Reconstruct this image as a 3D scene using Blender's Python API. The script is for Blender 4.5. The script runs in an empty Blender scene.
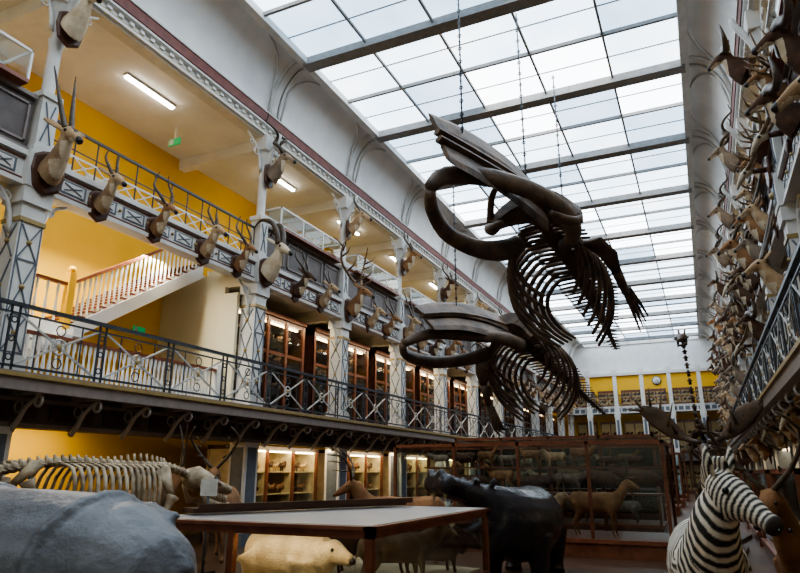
import bpy, math, random
from mathutils import Vector, Matrix, Euler
random.seed(4)
D=bpy.data; SC=bpy.context.scene
R=random.uniform
# ------------------------------------------------------------------ materials
def newmat(name):
    m=D.materials.new(name); m.use_nodes=True; nt=m.node_tree
    return m,nt,nt.nodes['Principled BSDF']
def mat(name,c,rough=.6,c2=None,scale=6,bump=0,metal=0,emit=0,bscale=None,spec=.4):
    m,nt,b=newmat(name)
    b.inputs['Roughness'].default_value=rough; b.inputs['Metallic'].default_value=metal
    b.inputs['Specular IOR Level'].default_value=spec
    if c2 is None: c2=tuple(x*.8 for x in c)
    tc=nt.nodes.new('ShaderNodeTexCoord'); n=nt.nodes.new('ShaderNodeTexNoise')
    n.inputs['Scale'].default_value=scale; n.inputs['Detail'].default_value=4
    nt.links.new(tc.outputs['Object'],n.inputs['Vector'])
    cr=nt.nodes.new('ShaderNodeValToRGB')
    cr.color_ramp.elements[0].position=.35; cr.color_ramp.elements[1].position=.65
    cr.color_ramp.elements[0].color=(*c,1); cr.color_ramp.elements[1].color=(*c2,1)
    nt.links.new(n.outputs['Fac'],cr.inputs['Fac']); nt.links.new(cr.outputs['Color'],b.inputs['Base Color'])
    if bump:
        n2=nt.nodes.new('ShaderNodeTexNoise'); n2.inputs['Scale'].default_value=bscale or scale*3; n2.inputs['Detail'].default_value=6
        nt.links.new(tc.outputs['Object'],n2.inputs['Vector'])
        bp=nt.nodes.new('ShaderNodeBump'); bp.inputs['Strength'].default_value=bump; bp.inputs['Distance'].default_value=.02
        nt.links.new(n2.outputs['Fac'],bp.inputs['Height']); nt.links.new(bp.outputs['Normal'],b.inputs['Normal'])
    if emit:
        nt.links.new(cr.outputs['Color'],b.inputs['Emission Color']); b.inputs['Emission Strength'].default_value=emit
    return m
def glassmat(name,tint=(.92,.95,.95),glare=0,base=.03,amp=.55,gr=.04):
    m=D.materials.new(name); m.use_nodes=True; nt=m.node_tree; nt.nodes.clear()
    o=nt.nodes.new('ShaderNodeOutputMaterial'); t=nt.nodes.new('ShaderNodeBsdfTransparent'); g=nt.nodes.new('ShaderNodeBsdfGlossy')
    t.inputs['Color'].default_value=(*tint,1); g.inputs['Roughness'].default_value=gr
    lw=nt.nodes.new('ShaderNodeLayerWeight'); lw.inputs['Blend'].default_value=.5
    pw=nt.nodes.new('ShaderNodeMath'); pw.operation='POWER'; pw.inputs[1].default_value=4
    ma=nt.nodes.new('ShaderNodeMath'); ma.operation='MULTIPLY_ADD'; ma.inputs[1].default_value=amp; ma.inputs[2].default_value=base
    nt.links.new(lw.outputs['Facing'],pw.inputs[0]); nt.links.new(pw.outputs[0],ma.inputs[0])
    mx=nt.nodes.new('ShaderNodeMixShader')
    src=t.outputs[0]
    if glare:
        df=nt.nodes.new('ShaderNodeBsdfDiffuse'); df.inputs['Color'].default_value=(.62,.6,.63,1); m2=nt.nodes.new('ShaderNodeMixShader'); m2.inputs[0].default_value=glare  # pale diffuse mixed in: skylight glare painted into the glass
        nt.links.new(t.outputs[0],m2.inputs[1]); nt.links.new(df.outputs[0],m2.inputs[2]); src=m2.outputs[0]
    nt.links.new(ma.outputs[0],mx.inputs[0]); nt.links.new(src,mx.inputs[1]); nt.links.new(g.outputs[0],mx.inputs[2]); nt.links.new(mx.outputs[0],o.inputs[0])
    return m
def attrmat(name,rough=.8):
    m,nt,b=newmat(name); a=nt.nodes.new('ShaderNodeAttribute'); a.attribute_name='Col'
    nt.links.new(a.outputs['Color'],b.inputs['Base Color']); b.inputs['Roughness'].default_value=rough; return m
M=dict(
 paint=mat('grey_paint',(.68,.67,.64),.5,(.59,.58,.55),3),
 white=mat('white_plaster',(.82,.82,.80),.7,(.74,.74,.73),1.5),
 beam=mat('skylight_beam_paint',(.30,.29,.28),.6),
 blue=mat('blue_grey_paint',(.14,.16,.19),.5),
 yellow=mat('yellow_wall',(.86,.50,.04),.7,(.80,.46,.03),1),
 cream=mat('cream_wall',(.82,.74,.54),.7,(.78,.70,.50),1),
 taupe=mat('taupe_panel',(.12,.095,.087),.45,(.085,.068,.064),4),
 taupe2=mat('taupe_moulding',(.26,.22,.20),.45),
 taupe3=mat('bracket_paint',(.42,.39,.36),.5),
 dwood=mat('dark_wood',(.07,.032,.02),.35,(.04,.018,.012),5),
 rwood=mat('red_wood',(.24,.085,.04),.35,(.16,.05,.025),5),
 mwood=mat('mahogany',(.18,.068,.036),.3,(.11,.038,.02),5),
 redc=mat('oxblood_paint',(.20,.075,.06),.6,(.15,.055,.045),5),
 iron=mat('dark_iron',(.05,.055,.065),.4,(.035,.04,.048),10),
 iron2=mat('silver_iron',(.48,.48,.46),.4,(.36,.36,.34),10),
 gold=mat('gilt',(.35,.25,.1),.4),
 bone=mat('pale_bone',(.52,.43,.30),.6,(.20,.145,.09),5,.4),
 dbone=mat('oily_whale_bone',(.145,.092,.058),.55,(.05,.033,.023),2.2,.8,bscale=9),
 horn=mat('horn',(.05,.036,.026),.4,(.10,.07,.045),12,.4),
 antler=mat('antler',(.22,.14,.075),.5,(.12,.07,.035),8,.4),
 black=mat('glossy_black',(.008,.008,.008),.12),
 muzz=mat('muzzle_dark',(.03,.022,.02),.5),
 plaq=mat('plaque_wood',(.10,.04,.02),.4,(.06,.025,.014),6),
 fur0=mat('fur_cream',(.48,.33,.19),.9,(.25,.15,.08),4,.6,bscale=60),
 fur1=mat('fur_tan',(.30,.15,.065),.9,(.16,.075,.033),4,.6,bscale=60),
 fur2=mat('fur_brown',(.10,.05,.028),.9,(.055,.027,.016),5,.6,bscale=60),
 fur3=mat('fur_grey',(.26,.195,.14),.9,(.13,.095,.065),4,.6,bscale=60),
 fur4=mat('fur_white',(.68,.58,.43),.9,(.46,.36,.24),5,.6,bscale=50),
 rhino=mat('rhino_hide',(.185,.20,.225),.45,(.10,.11,.13),2.2,1,bscale=9),
 hippo=mat('hippo_hide',(.035,.034,.04),.25,(.02,.02,.024),3,.7,bscale=14),
 pink=mat('mouth_flesh',(.10,.04,.035),.5),
 ivory=mat('ivory',(.6,.52,.38),.4),
 floor=mat('floor_boards',(.11,.055,.032),.35,(.07,.036,.02),2),
 shelfb=mat('case_back_cream',(.66,.54,.34),.7),
 paper=mat('label_paper',(.8,.8,.76),.7),
 tube=mat('lamp_tube',(1,.93,.78),.5,(1,.93,.78),1,emit=26),
 strip=mat('case_lamp',(1,.76,.40),.5,(1,.76,.40),1,emit=24),
 dim=mat('case_lamp_dim',(1,.72,.38),.5,(1,.72,.38),1,emit=13),
 sign=mat('exit_sign_green',(.03,.35,.12),.5,emit=.5),
 glass=glassmat('case_glass'),
 lid=glassmat('glazed_lid',glare=.32,base=.30,amp=.4,gr=.3),
)
zmat=attrmat('zebra_hide')
def skymat(nm,a,c,st):
    m,nt,b=newmat(nm)
    tc=nt.nodes.new('ShaderNodeTexCoord'); vo=nt.nodes.new('ShaderNodeTexNoise'); vo.inputs['Scale'].default_value=.45; vo.inputs['Detail'].default_value=5
    cr=nt.nodes.new('ShaderNodeValToRGB'); cr.color_ramp.elements[0].position=.3; cr.color_ramp.elements[1].position=.7
    cr.color_ramp.elements[0].color=(*a,1); cr.color_ramp.elements[1].color=(*c,1)
    nt.links.new(tc.outputs['Object'],vo.inputs['Vector']); nt.links.new(vo.outputs['Fac'],cr.inputs['Fac'])
    nt.links.new(cr.outputs['Color'],b.inputs['Emission Color']); b.inputs['Emission Strength'].default_value=st
    b.inputs['Base Color'].default_value=(.6,.65,.7,1); return m
M['sky']=skymat('frosted_skylight',(.54,.71,.88),(.82,.90,.97),4.1)
M['sky2']=skymat('frosted_skylight_clear',(.8,.9,1),(.95,.98,1),6.2)
M['sky3']=skymat('frosted_skylight_blue',(.38,.55,.74),(.56,.72,.88),3.0)

# ------------------------------------------------------------------ mesh builder
MIRX=-8.4
class MB:
    def __init__(s): s.v=[];s.f=[];s.m=[];s.s=[]
    def add(s,vs,fs,mi=0,sm=False):
        o=len(s.v); s.v+=[tuple(v) for v in vs]
        for f in fs: s.f.append(tuple(i+o for i in f)); s.m.append(mi); s.s.append(sm)
    def box(s,x0,x1,y0,y1,z0,z1,mi=0):
        x0,x1=min(x0,x1),max(x0,x1); y0,y1=min(y0,y1),max(y0,y1); z0,z1=min(z0,z1),max(z0,z1)
        vs=[(x,y,z) for x in(x0,x1) for y in(y0,y1) for z in(z0,z1)]
        s.add(vs,[(0,1,3,2),(4,6,7,5),(0,4,5,1),(2,3,7,6),(0,2,6,4),(1,5,7,3)],mi)
    def tube(s,pts,rads,n=8,mi=0,sm=True,ref=(0,0,1),closed=False):
        P=[Vector(p) for p in pts]; k=len(P)
        if not isinstance(rads,(list,tuple)): rads=[rads]*k
        elif len(rads)==2 and k!=2 : rads=[tuple(rads)]*k
        T=[]
        for i in range(k):
            a=P[i-1] if (i>0 or closed) else P[i]; c=P[(i+1)%k] if (i<k-1 or closed) else P[i]
            t=(c-a); T.append(t.normalized() if t.length>1e-9 else Vector((0,0,1)))
        rf=Vector(ref)
        sd=T[0].cross(rf)
        if sd.length<.05: sd=T[0].cross(Vector((1,0,0)))
        sd.normalize(); vs=[]
        for i in range(k):
            sd=sd-T[i]*sd.dot(T[i]); sd.normalize(); up=sd.cross(T[i])
            r=rads[i]; a,b2=(r if isinstance(r,(tuple,list)) else (r,r))
            for j in range(n):
                an=2*math.pi*j/n; vs.append(P[i]+sd*(a*math.cos(an))+up*(b2*math.sin(an)))
        fs=[]
        for i in range(k if closed else k-1):
            i2=(i+1)%k
            for j in range(n):
                j2=(j+1)%n; fs.append((i*n+j,i*n+j2,i2*n+j2,i2*n+j))
        if not closed:
            fs.append(tuple(range(n))[::-1]); fs.append(tuple((k-1)*n+j for j in range(n)))
        s.add(vs,fs,mi,sm)
    def bar(s,p,q,w,h,mi=0,ref=(0,0,1)):
        p=Vector(p);q=Vector(q);t=(q-p).normalized();sd=t.cross(Vector(ref))
        if sd.length<.05: sd=t.cross(Vector((1,0,0)))
        sd.normalize();up=sd.cross(t); vs=[]
        for c in (p,q):
            for a,b2 in((-1,-1),(1,-1),(1,1),(-1,1)): vs.append(c+sd*(a*w/2)+up*(b2*h/2))
        s.add(vs,[(0,1,2,3)[::-1],(4,5,6,7),(0,1,5,4),(1,2,6,5),(2,3,7,6),(3,0,4,7)],mi)
    def ball(s,c,r,mi=0,n=10,rot=None):
        if not isinstance(r,(tuple,list)): r=(r,r,r)
        vs=[];fs=[];k=max(5,n//2+1); c=Vector(c)
        for i in range(k+1):
            ph=math.pi*i/k
            for j in range(n):
                th=2*math.pi*j/n
                v=Vector((r[0]*math.sin(ph)*math.cos(th),r[1]*math.sin(ph)*math.sin(th),r[2]*math.cos(ph)))
                if rot: v=rot@v
                vs.append(c+v)
        for i in range(k):
            for j in range(n):
                j2=(j+1)%n; fs.append((i*n+j,(i+1)*n+j,(i+1)*n+j2,i*n+j2))
        s.add(vs,fs,mi,True)
    def ring(s,c,Rr,r,axis='x',n=12,m=5,mi=0):
        c=Vector(c);pts=[]
        for i in range(n):
            a=2*math.pi*i/n; u,w=Rr*math.cos(a),Rr*math.sin(a)
            pts.append(c+Vector((0,u,w) if axis=='x' else ((u,0,w) if axis=='y' else (u,w,0))))
        s.tube(pts,r,m,mi,True,ref=(1,0,0) if axis=='x' else (0,1,0) if axis=='y' else (0,0,1),closed=True)
    def lathe(s,prof,c,n=8,mi=0):
        vs=[];fs=[];k=len(prof)
        for r,z in prof:
            for j in range(n):
                a=2*math.pi*j/n; vs.append((c[0]+r*math.cos(a),c[1]+r*math.sin(a),c[2]+z))
        for i in range(k-1):
            for j in range(n): fs.append((i*n+j,i*n+(j+1)%n,(i+1)*n+(j+1)%n,(i+1)*n+j))
        s.add(vs,fs,mi,True)
    def mesh(s,name,mats,off=(0,0,0),mirror=False):
        vs=s.v; fs=s.f
        if mirror:
            vs=[(MIRX-x,y,z) for x,y,z in vs]; fs=[f[::-1] for f in fs]
        me=D.meshes.new(name); me.from_pydata([(x-off[0],y-off[1],z-off[2]) for x,y,z in vs],[],fs)
        for mm in mats: me.materials.append(M[mm] if isinstance(mm,str) else mm)
        me.polygons.foreach_set('material_index',s.m); me.polygons.foreach_set('use_smooth',s.s); me.update()
        return me
    def obj(s,name,mats,mirror=False,parent=None):
        vs=[(MIRX-x,y,z) for x,y,z in s.v] if mirror else s.v
        xs,ys,zs=zip(*vs); off=((min(xs)+max(xs))/2,(min(ys)+max(ys))/2,min(zs))
        me=s.mesh(name,mats,off,mirror); o=D.objects.new(name,me); SC.collection.objects.link(o); o.location=off
        if parent: o.parent=parent
        return o
def link(name,me,loc,rz=0,sc=1,rx=0,ry=0):
    o=D.objects.new(name,me); SC.collection.objects.link(o); o.location=loc; o.rotation_euler=(rx,ry,rz)
    o.scale=(sc,sc,sc) if not isinstance(sc,tuple) else sc; return o
def organic(mb,voxel=.02,it=4):
    me=mb.mesh('tmp',[]); o=D.objects.new('tmp',me); SC.collection.objects.link(o)
    r=o.modifiers.new('r','REMESH'); r.mode='VOXEL'; r.voxel_size=voxel
    sm=o.modifiers.new('s','SMOOTH'); sm.factor=.5; sm.iterations=it
    bpy.context.view_layer.update(); ev=o.evaluated_get(bpy.context.evaluated_depsgraph_get()); e=ev.to_mesh()
    vs=[tuple(v.co) for v in e.vertices]; fs=[tuple(p.vertices) for p in e.polygons]
    ev.to_mesh_clear(); D.objects.remove(o); D.meshes.remove(me); return vs,fs
def cat(pts,n):
    P=[Vector(p) for p in pts]; out=[]; k=len(P)-1
    for i in range(n):
        t=i/(n-1)*k; a=min(int(t),k-1); u=t-a
        p0=P[max(a-1,0)];p1=P[a];p2=P[a+1];p3=P[min(a+2,k)]
        out.append(.5*((2*p1)+(p2-p0)*u+(2*p0-5*p1+4*p2-p3)*u*u+(3*p1-p0-3*p2+p3)*u**3))
    return out
def lerp(vals,n):
    k=len(vals)-1; out=[]
    for i in range(n):
        t=i/(n-1)*k; a=min(int(t),k-1); u=t-a
        x,y=vals[a],vals[a+1]
        out.append(tuple(p+(q-p)*u for p,q in zip(x,y)) if isinstance(x,tuple) else x+(y-x)*u)
    return out

# ------------------------------------------------------------------ dimensions
YC=[-2.35,2.25,6.85]+[13.47+4.6*k for k in range(11)]   # column lines
YB=61.0; YF=-4.0
XCOL=-10.5; XRAIL=-9.75; XBACK=-13.6
ZG1=3.2; ZU=7.17; ZTOP=10.9
# ------------------------------------------------------------------ shell
b=MB(); b.box(XBACK-.2,MIRX-XBACK+.2,YF,YB,-.2,0); b.obj('floor',['floor'])
for side in(0,1):
    nm='left' if side==0 else 'right'
    b=MB(); b.box(XBACK-.2,XBACK,YF,YB,0,ZTOP+.3); b.obj('wall_'+nm,['yellow'],side)
b=MB(); b.box(XBACK-.2,MIRX-XBACK+.2,YF-.2,YF,0,13.5); b.obj('wall_front',['cream'])
b=MB(); b.box(XBACK-.2,MIRX-XBACK+.2,YB,YB+.2,0,13.5,0)
b.box(XCOL,MIRX-XCOL,YB-.08,YB,10.3,13.4,1)
b.box(XCOL,MIRX-XCOL,YB-.3,YB,10.1,10.35,2); b.box(XCOL,MIRX-XCOL,YB-.2,YB,12.9,13.2,2); b.obj('wall_back',['yellow','white','paint'])

def critter(b,x,yy,z,s,c):
    b.tube([(x,yy-s,z+s*.9),(x,yy-s*.3,z+s*1.1),(x,yy+s*.7,z+s*1.1),(x+.02,yy+s*1.0,z+s*1.7),(x+.02,yy+s*1.4,z+s*1.6)],[s*.2,s*.5,s*.5,s*.25,s*.1],6,c)
    for d in(-.3,.4): b.tube([(x,yy+d*s,z+s),(x,yy+d*s,z)],s*.12,4,c)
def side(mir):
    nm='right' if mir else 'left'
    X=XCOL
    b=MB()
    b.box(XBACK,XRAIL+.12,YF,YB,ZG1-.16,ZG1,0)
    b.box(XRAIL+.02,XRAIL+.16,YF,YB,ZG1-.26,ZG1+.03,1)
    b.box(XRAIL+.16,XRAIL+.2,YF,YB,ZG1-.06,ZG1+.0,2)
    b.box(XCOL-.15,XCOL+.12,YF,YB,2.42,ZG1-.16,0)
    b.box(XCOL+.12,XCOL+.16,YF,YB,2.42,2.5,1); b.box(XCOL+.12,XCOL+.16,YF,YB,2.86,2.92,1)
    y=YF+.3
    while y<YB:
        b.box(XCOL+.12,XCOL+.15,y,y+.9,2.56,2.82,3); y+=1.15
    y=YF+.75
    while y<YB:
        pts=[(XCOL+.15,y,2.35),(XCOL+.3,y,2.5),(XCOL+.45,y,2.72),(XCOL+.65,y,2.86),(XRAIL-.02,y,2.9)]
        b.tube(cat(pts,9),lerp([.06,.04,.035],9),6,4)
        b.ring((XRAIL+.0,y,2.82),.09,.026,'y',10,5,4)
        b.ring((XCOL+.28,y,2.75),.1,.02,'y',10,4,4)
        b.bar((XCOL+.12,y,2.98),(XRAIL+.02,y,2.98),.1,.09,4)
        y+=1.15
    b.obj('gallery_floor_slab',['taupe','taupe2','gold','dwood','taupe3'],mir)
    b=MB()
    for i in range(len(YC)-1):
        y0,y1=YC[i],YC[i+1]
        xin=-11.5 if (i==2 and not mir) else XBACK
        b.box(xin,XCOL+.05,y0,y1,ZU-.2,ZU,0)
        b.box(xin,XCOL-.15,y0-.12,y0+.12,ZU-.6,ZU-.2,0)
        b.box(xin,XCOL-.2,y0,y1,ZU-.22,ZU-.2,0)
    b.obj('upper_gallery_floor_slab',['cream','paint'],mir)
    b=MB()
    b.box(XCOL-.15,XCOL+.14,YC[0],YB,6.59,7.17,0)
    b.box(XCOL+.14,XCOL+.22,YC[0],YB,7.10,7.2,0); b.box(XCOL+.14,XCOL+.2,YC[0],YB,6.56,6.64,0)
    b.box(XCOL+.14,XCOL+.165,YC[0],YB,7.04,7.07,2); b.box(XCOL+.14,XCOL+.165,YC[0],YB,6.68,6.70,2)
    for i in range(len(YC)-1):
        n=8 if i==2 else 6; y0=YC[i]+.35; w=(YC[i+1]-.35-y0)/n
        for k in range(n):
            a=y0+k*w+.08; c=y0+(k+1)*w-.08
            b.box(XCOL+.14,XCOL+.15,a,c,6.74,7.0,1)
            b.box(XCOL+.15,XCOL+.16,a+.05,c-.05,6.77,6.97,0)
            b.bar((XCOL+.165,a+.1,6.8),(XCOL+.165,c-.1,6.94),.02,.02,1); b.bar((XCOL+.165,a+.1,6.94),(XCOL+.165,c-.1,6.8),.02,.02,1)
            b.ball((XCOL+.17,a-.08,6.87),.035,3,6)
    b.obj('trim_gallery_fascia',['paint','blue','redc','gold'],mir)
    cb=MB()
    def colgeo(c):
        c.box(X-.28,X+.22,-.26,.26,0,2.42,0); c.box(X-.32,X+.28,-.3,.3,0,.3,1); c.box(X+.22,X+.235,-.17,.17,.5,2.3,1); c.box(X-.2,X+.15,-.275,-.26,.5,2.3,1)
        c.box(X-.26,X+.2,-.23,.23,ZG1,6.3,0); c.box(X-.3,X+.26,-.28,.28,ZG1,3.55,0); c.box(X-.3,X+.26,-.28,.28,6.25,6.6,0)
        c.box(X-.28,X+.23,-.25,.25,5.9,5.98,3)
        for z0,z1 in((3.65,4.25),(4.3,5.2),(5.25,5.85)):
            c.bar((X+.205,-.17,z0),(X+.205,.17,z1),.03,.02,1); c.bar((X+.205,.17,z0),(X+.205,-.17,z1),.03,.02,1)
            c.bar((X-.2,-.235,z0),(X+.15,-.235,z1),.03,.02,1,(0,1,0)); c.bar((X+.15,-.235,z0),(X-.2,-.235,z1),.03,.02,1,(0,1,0))
            c.ball((X+.21,0,(z0+z1)/2),.05,3,8); c.ball((X-.02,-.24,(z0+z1)/2),.05,3,8)
            c.box(X+.2,X+.215,-.2,.2,z0-.04,z0-.01,1)
        for yy in(-.2,.19): c.box(X+.2,X+.212,yy,yy+.02,3.6,5.9,1)
        for sg in(-1,1):
            c.tube(cat([(X,sg*.25,5.7),(X,sg*.32,6.1),(X,sg*.5,6.4),(X,sg*.75,6.53)],8),lerp([.05,.035],8),6,0)
            c.ring((X,sg*.42,6.33),.09,.025,'x',10,5,0)
        c.box(X-.2,X+.28,-.3,.3,6.55,7.22,0); c.box(X+.28,X+.3,-.16,.16,6.68,7.06,1); c.ball((X+.3,0,6.87),.08,3,8)
        c.box(X-.16,X+.16,-.17,.17,ZU,8.5,0); c.box(X-.2,X+.2,-.21,.21,8.4,8.52,0); c.box(X-.2,X+.2,-.21,.21,7.2,7.4,0)
        c.lathe([(.13,8.5),(.12,8.6),(.125,9.6),(.16,9.7),(.11,9.8),(.13,10.2),(.22,10.35),(.26,10.5)],(X,0,0),10,0)
        c.box(X-.26,X+.26,-.28,.28,10.5,10.95,0)
        c.bar((X+.165,-.1,7.5),(X+.165,.1,8.3),.03,.02,1); c.bar((X+.165,.1,7.5),(X+.165,-.1,8.3),.03,.02,1)
        for sg in(-1,1):
            c.tube(cat([(X,sg*.14,9.9),(X,sg*.22,10.3),(X,sg*.42,10.6),(X,sg*.8,10.85)],8),lerp([.05,.03],8),6,0)
            c.ring((X,sg*.36,10.42),.1,.025,'x',10,5,0)
            c.ring((X,sg*.6,10.62),.06,.02,'x',8,4,0)
        c.tube(cat([(X+.12,0,10.1),(X+.25,0,10.45),(X+.45,0,10.8),(X+.5,0,11.0)],8),lerp([.08,.06],8),6,0)
    colgeo(cb)
    xc=MIRX-X if mir else X
    me=cb.mesh('column',['paint','blue','redc','gold'],(xc,0,0),mir)
    for y in YC: link('gallery_column',me,(xc,y,0))
    b=MB()
    b.box(XBACK,XCOL-.2,YF,YB,ZTOP+.03,ZTOP+.2,2)
    for y in YC: b.box(XBACK,XCOL-.2,y-.13,y+.13,ZTOP-.3,ZTOP+.03,2)
    b.obj('ceiling_upper_gallery_'+nm,['paint','redc','white','cream'],mir)
    b=MB()
    b.box(XCOL-.2,XCOL+.12,YF,YB,10.9,11.3,0)
    b.box(XCOL+.12,XCOL+.2,YF,YB,10.95,11.02,0); b.box(XCOL+.12,XCOL+.14,YF,YB,11.06,11.1,4)
    b.box(XCOL-.2,XCOL+.24,YF,YB,11.24,11.3,2)
    b.box(XCOL-.2,XCOL+.27,YF,YB,11.3,11.58,1)
    b.box(XCOL-.2,XCOL+.3,YF,YB,11.58,11.62,0)
    y=YF
    while y<YB:
        b.box(XCOL+.12,XCOL+.17,y,y+.12,11.14,11.24,2); y+=.3
    b.obj('trim_cornice',['paint','redc','white','cream','gold'],mir)
    b=MB(); N=10; vs=[];fs=[]
    x0,x1,z0,z1=XCOL+.22,-9.24,11.6,13.2
    prof=[(x0+(x1-x0)*(1-math.cos(math.pi/2*i/N)),z0+(z1-z0)*math.sin(math.pi/2*i/N)) for i in range(N+1)]
    for y in(YF,YB): vs+=[(x,y,z) for x,z in prof]
    for i in range(N): fs.append((i,i+1,N+1+i+1,N+1+i))
    b.add(vs,fs,0,True)
    for y in YC:
        for dy in(-.22,.22):
            b.tube([(x+.03,y+dy,z-.02) for x,z in prof],(.05,.04),6,1)
        b.tube([(x+.01,y,z-.01) for x,z in prof],(.18,.02),6,1)
    for k in range(len(YC)-1):
        ya,yb=YC[k]+.3,YC[k+1]-.3; pts=[]
        for i in range(17):
            t=i/16; h=math.sin(math.pi*t)**.5; q=min(h,.98)*.97
            j=q*N; a=min(int(j),N-1); u=j-a
            px=prof[a][0]+(prof[a+1][0]-prof[a][0])*u; pz=prof[a][1]+(prof[a+1][1]-prof[a][1])*u
            pts.append((px+.03,ya+(yb-ya)*(.5-.5*math.cos(math.pi*t)),pz-.02))
        b.tube(pts,.035,5,1)
    b.box(-9.3,-9.08,YF,YB,13.0,13.25,1)
    b.obj('ceiling_cove_'+nm,['white','paint'],mir)
    b=MB(); y=YF+.2; w=1.7; x=XRAIL
    b.bar((x,YF,4.3),(x,YB,4.3),.09,.06,0); b.bar((x,YF,4.16),(x,YB,4.16),.03,.03,0); b.bar((x,YF,3.32),(x,YB,3.32),.03,.04,0)
    while y+w<YB:
        for d in(0,.14): b.bar((x,y+d,3.2),(x,y+d,4.3),.03,.03,0)
        for z in(3.45,3.75,4.05): b.ring((x,y+.07,z),.05,.014,'x',8,4,0)
        ya,yb=y+.14,y+w; ym=(ya+yb)/2
        for (p,q) in(((ya,3.32),(yb,4.16)),((ya,4.16),(yb,3.32))):
            b.bar((x,p[0],p[1]),(x,q[0],q[1]),.025,.035,1)
        b.ring((x,ym,3.74),.13,.018,'x',12,5,1); b.ball((x,ym,3.74),(.03,.06,.06),2,8)
        for yy in(ya+.36,yb-.36):
            b.bar((x,yy,3.32),(x,yy,4.16),.018,.018,0)
        for zz in(3.46,4.02):
            b.ring((x,ym,zz),.09,.013,'x',8,4,0)
        y+=w
    b.obj('gallery_railing',['iron','iron2','gold'],mir)
    for i in range(len(YC)-1):
        y0,y1=YC[i]+.22,YC[i+1]-.22
        if i==2 and not mir:
            b=MB(); x=X
            b.bar((x,y0,8.15),(x,y1,8.15),.06,.05,0); b.bar((x,y0,7.75),(x,y1,7.75),.02,.02,0); b.bar((x,y0,7.3),(x,y1,7.3),.03,.03,1); b.bar((x,y0,7.62),(x,y1,7.62),.03,.03,1)
            n=12
            for k in range(n+1):
                yy=y0+(y1-y0)*k/n; b.bar((x,yy,7.2),(x,yy,8.15),.022,.022,0)
                if k<n:
                    y2=y0+(y1-y0)*(k+1)/n
                    b.bar((x,yy,7.3),(x,y2,7.62),.02,.02,1); b.bar((x,yy,7.62),(x,y2,7.3),.02,.02,1); b.ball((x,(yy+y2)/2,7.46),.04,1,6)
            b.obj('landing_railing',['iron','white'])
        else:
            b=MB(); b.box(X-.1,X+.02,y0,y1,7.2,8.35,0); b.box(X-.16,X+.1,y0,y1,8.3,8.38,1); b.box(X-.1,X+.08,y0,y1,7.2,7.32,1)
            n=4
            for k in range(n):
                a=y0+(y1-y0)*k/n+.08; c=y0+(y1-y0)*(k+1)/n-.08
                for q in((a,a+.04),(c-.04,c)): b.box(X+.02,X+.05,q[0],q[1],7.42,8.2,1)
                b.box(X+.02,X+.05,a,c,7.42,7.46,1); b.box(X+.02,X+.05,a,c,8.16,8.2,1)
            b.obj('parapet_panel',['taupe','taupe2'],mir)
            b=MB(); xa,xb=X-.55,X+.3; a,c=y0+.35,y1-.35; zb,zt=8.38,9.0
            b.box(xa,xb,a,c,zb,zb+.08,2)
            for xx in(xa,xb-.04):
                for k in range(4):
                    yy=a+(c-a-.04)*k/3; b.box(xx,xx+.04,yy,yy+.04,zb+.08,zt,0)
                b.box(xx,xx+.04,a,c,zt,zt+.05,0)
            for yy in(a,c-.04): b.box(xa,xb,yy,yy+.04,zt,zt+.05,0)
            b.box(xa+.02,xb-.02,a+.02,c-.02,zt+.02,zt+.03,1); b.box(xb-.022,xb-.018,a,c,zb+.08,zt,1)
            b.box(xa+.02,xa+.03,a,c,zb+.08,zt,3)
            for k in range(6):
                yy=a+.25+(c-a-.5)*k/5; b.ball((X-.1,yy,zb+.17),(.07,.1,.08),4,8); b.box(X+.1,X+.2,yy-.06,yy+.06,zb+.085,zb+.1,3)
            b.obj('table_display_case',['white','glass','rwood','paper','fur1'],mir)
    for i in range(len(YC)-1):
        if i==2 and not mir: continue
        y0,y1=YC[i]+.3,YC[i+1]-.3
        b=MB(); xb,xf=-13.3,-11.7; z0,z1=ZG1,6.45
        b.box(xb,xb+.05,y0,y1,z0,z1,2); b.box(xb,xf,y0,y1,z0,z0+.35,3); b.box(xb,xf,y0,y1,z1-.2,z1,3)
        b.box(xb,xf+.08,y0,y1,z1-.08,z1+.06,3)
        for yy in(y0,y1-.05): b.box(xb,xf,yy,yy+.05,z0,z1,0)
        n=4
        for k in range(n+1):
            yy=y0+(y1-y0-.12)*k/n; b.box(xf-.06,xf+.02,yy,yy+.12,z0+.3,z1-.1,3)
        b.box(xf-.06,xf,y0,y1,5.2,5.3,3)
        for z in(4.2,5.0,5.75):
            b.box(xb,xf-.25,y0,y1,z,z+.03,0)
        b.box(xf-.03,xf-.025,y0,y1,z0+.35,z1-.2,1)
        b.box(xf-.22,xf-.14,y0+.2,y1-.2,z1-.26,z1-.22,5)
        for z in(3.56,4.24,5.04,5.79):
            yy=y0+.3
            while yy<y1-.25:
                s=R(.09,.17); critter(b,xf-.5,yy,z,s,random.choice((4,6,7,8))); yy+=R(.3,.5)
        b.obj('specimen_cabinet',['dwood','glass','shelfb','mwood','fur0','dim','fur1','fur2','bone'],mir)
    for i in range(1,len(YC)-1):
        if i==2 and not mir: continue
        y0,y1=YC[i]+.35,YC[i+1]-.35
        b=MB(); xb,xf=-12.0,-11.0; z0,z1=0,2.4
        b.box(xb,xb+.05,y0,y1,z0,z1,2); b.box(xb,xf,y0,y1,z0,.5,0); b.box(xb,xf+.05,y0,y1,z1-.1,z1,0)
        n=3
        for k in range(n+1):
            yy=y0+(y1-y0-.08)*k/n; b.box(xf-.05,xf+.02,yy,yy+.08,.45,z1-.05,0 if mir else 3); b.box(xb,xf-.05,yy+.03,yy+.05,.45,z1-.05,2)
        for z in(1.1,1.7): b.box(xb,xf-.1,y0,y1,z,z+.03,2)
        b.box(xf-.03,xf-.025,y0,y1,.5,z1-.1,1); b.box(xf-.16,xf-.08,y0+.1,y1-.1,z1-.15,z1-.12,5)
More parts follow.
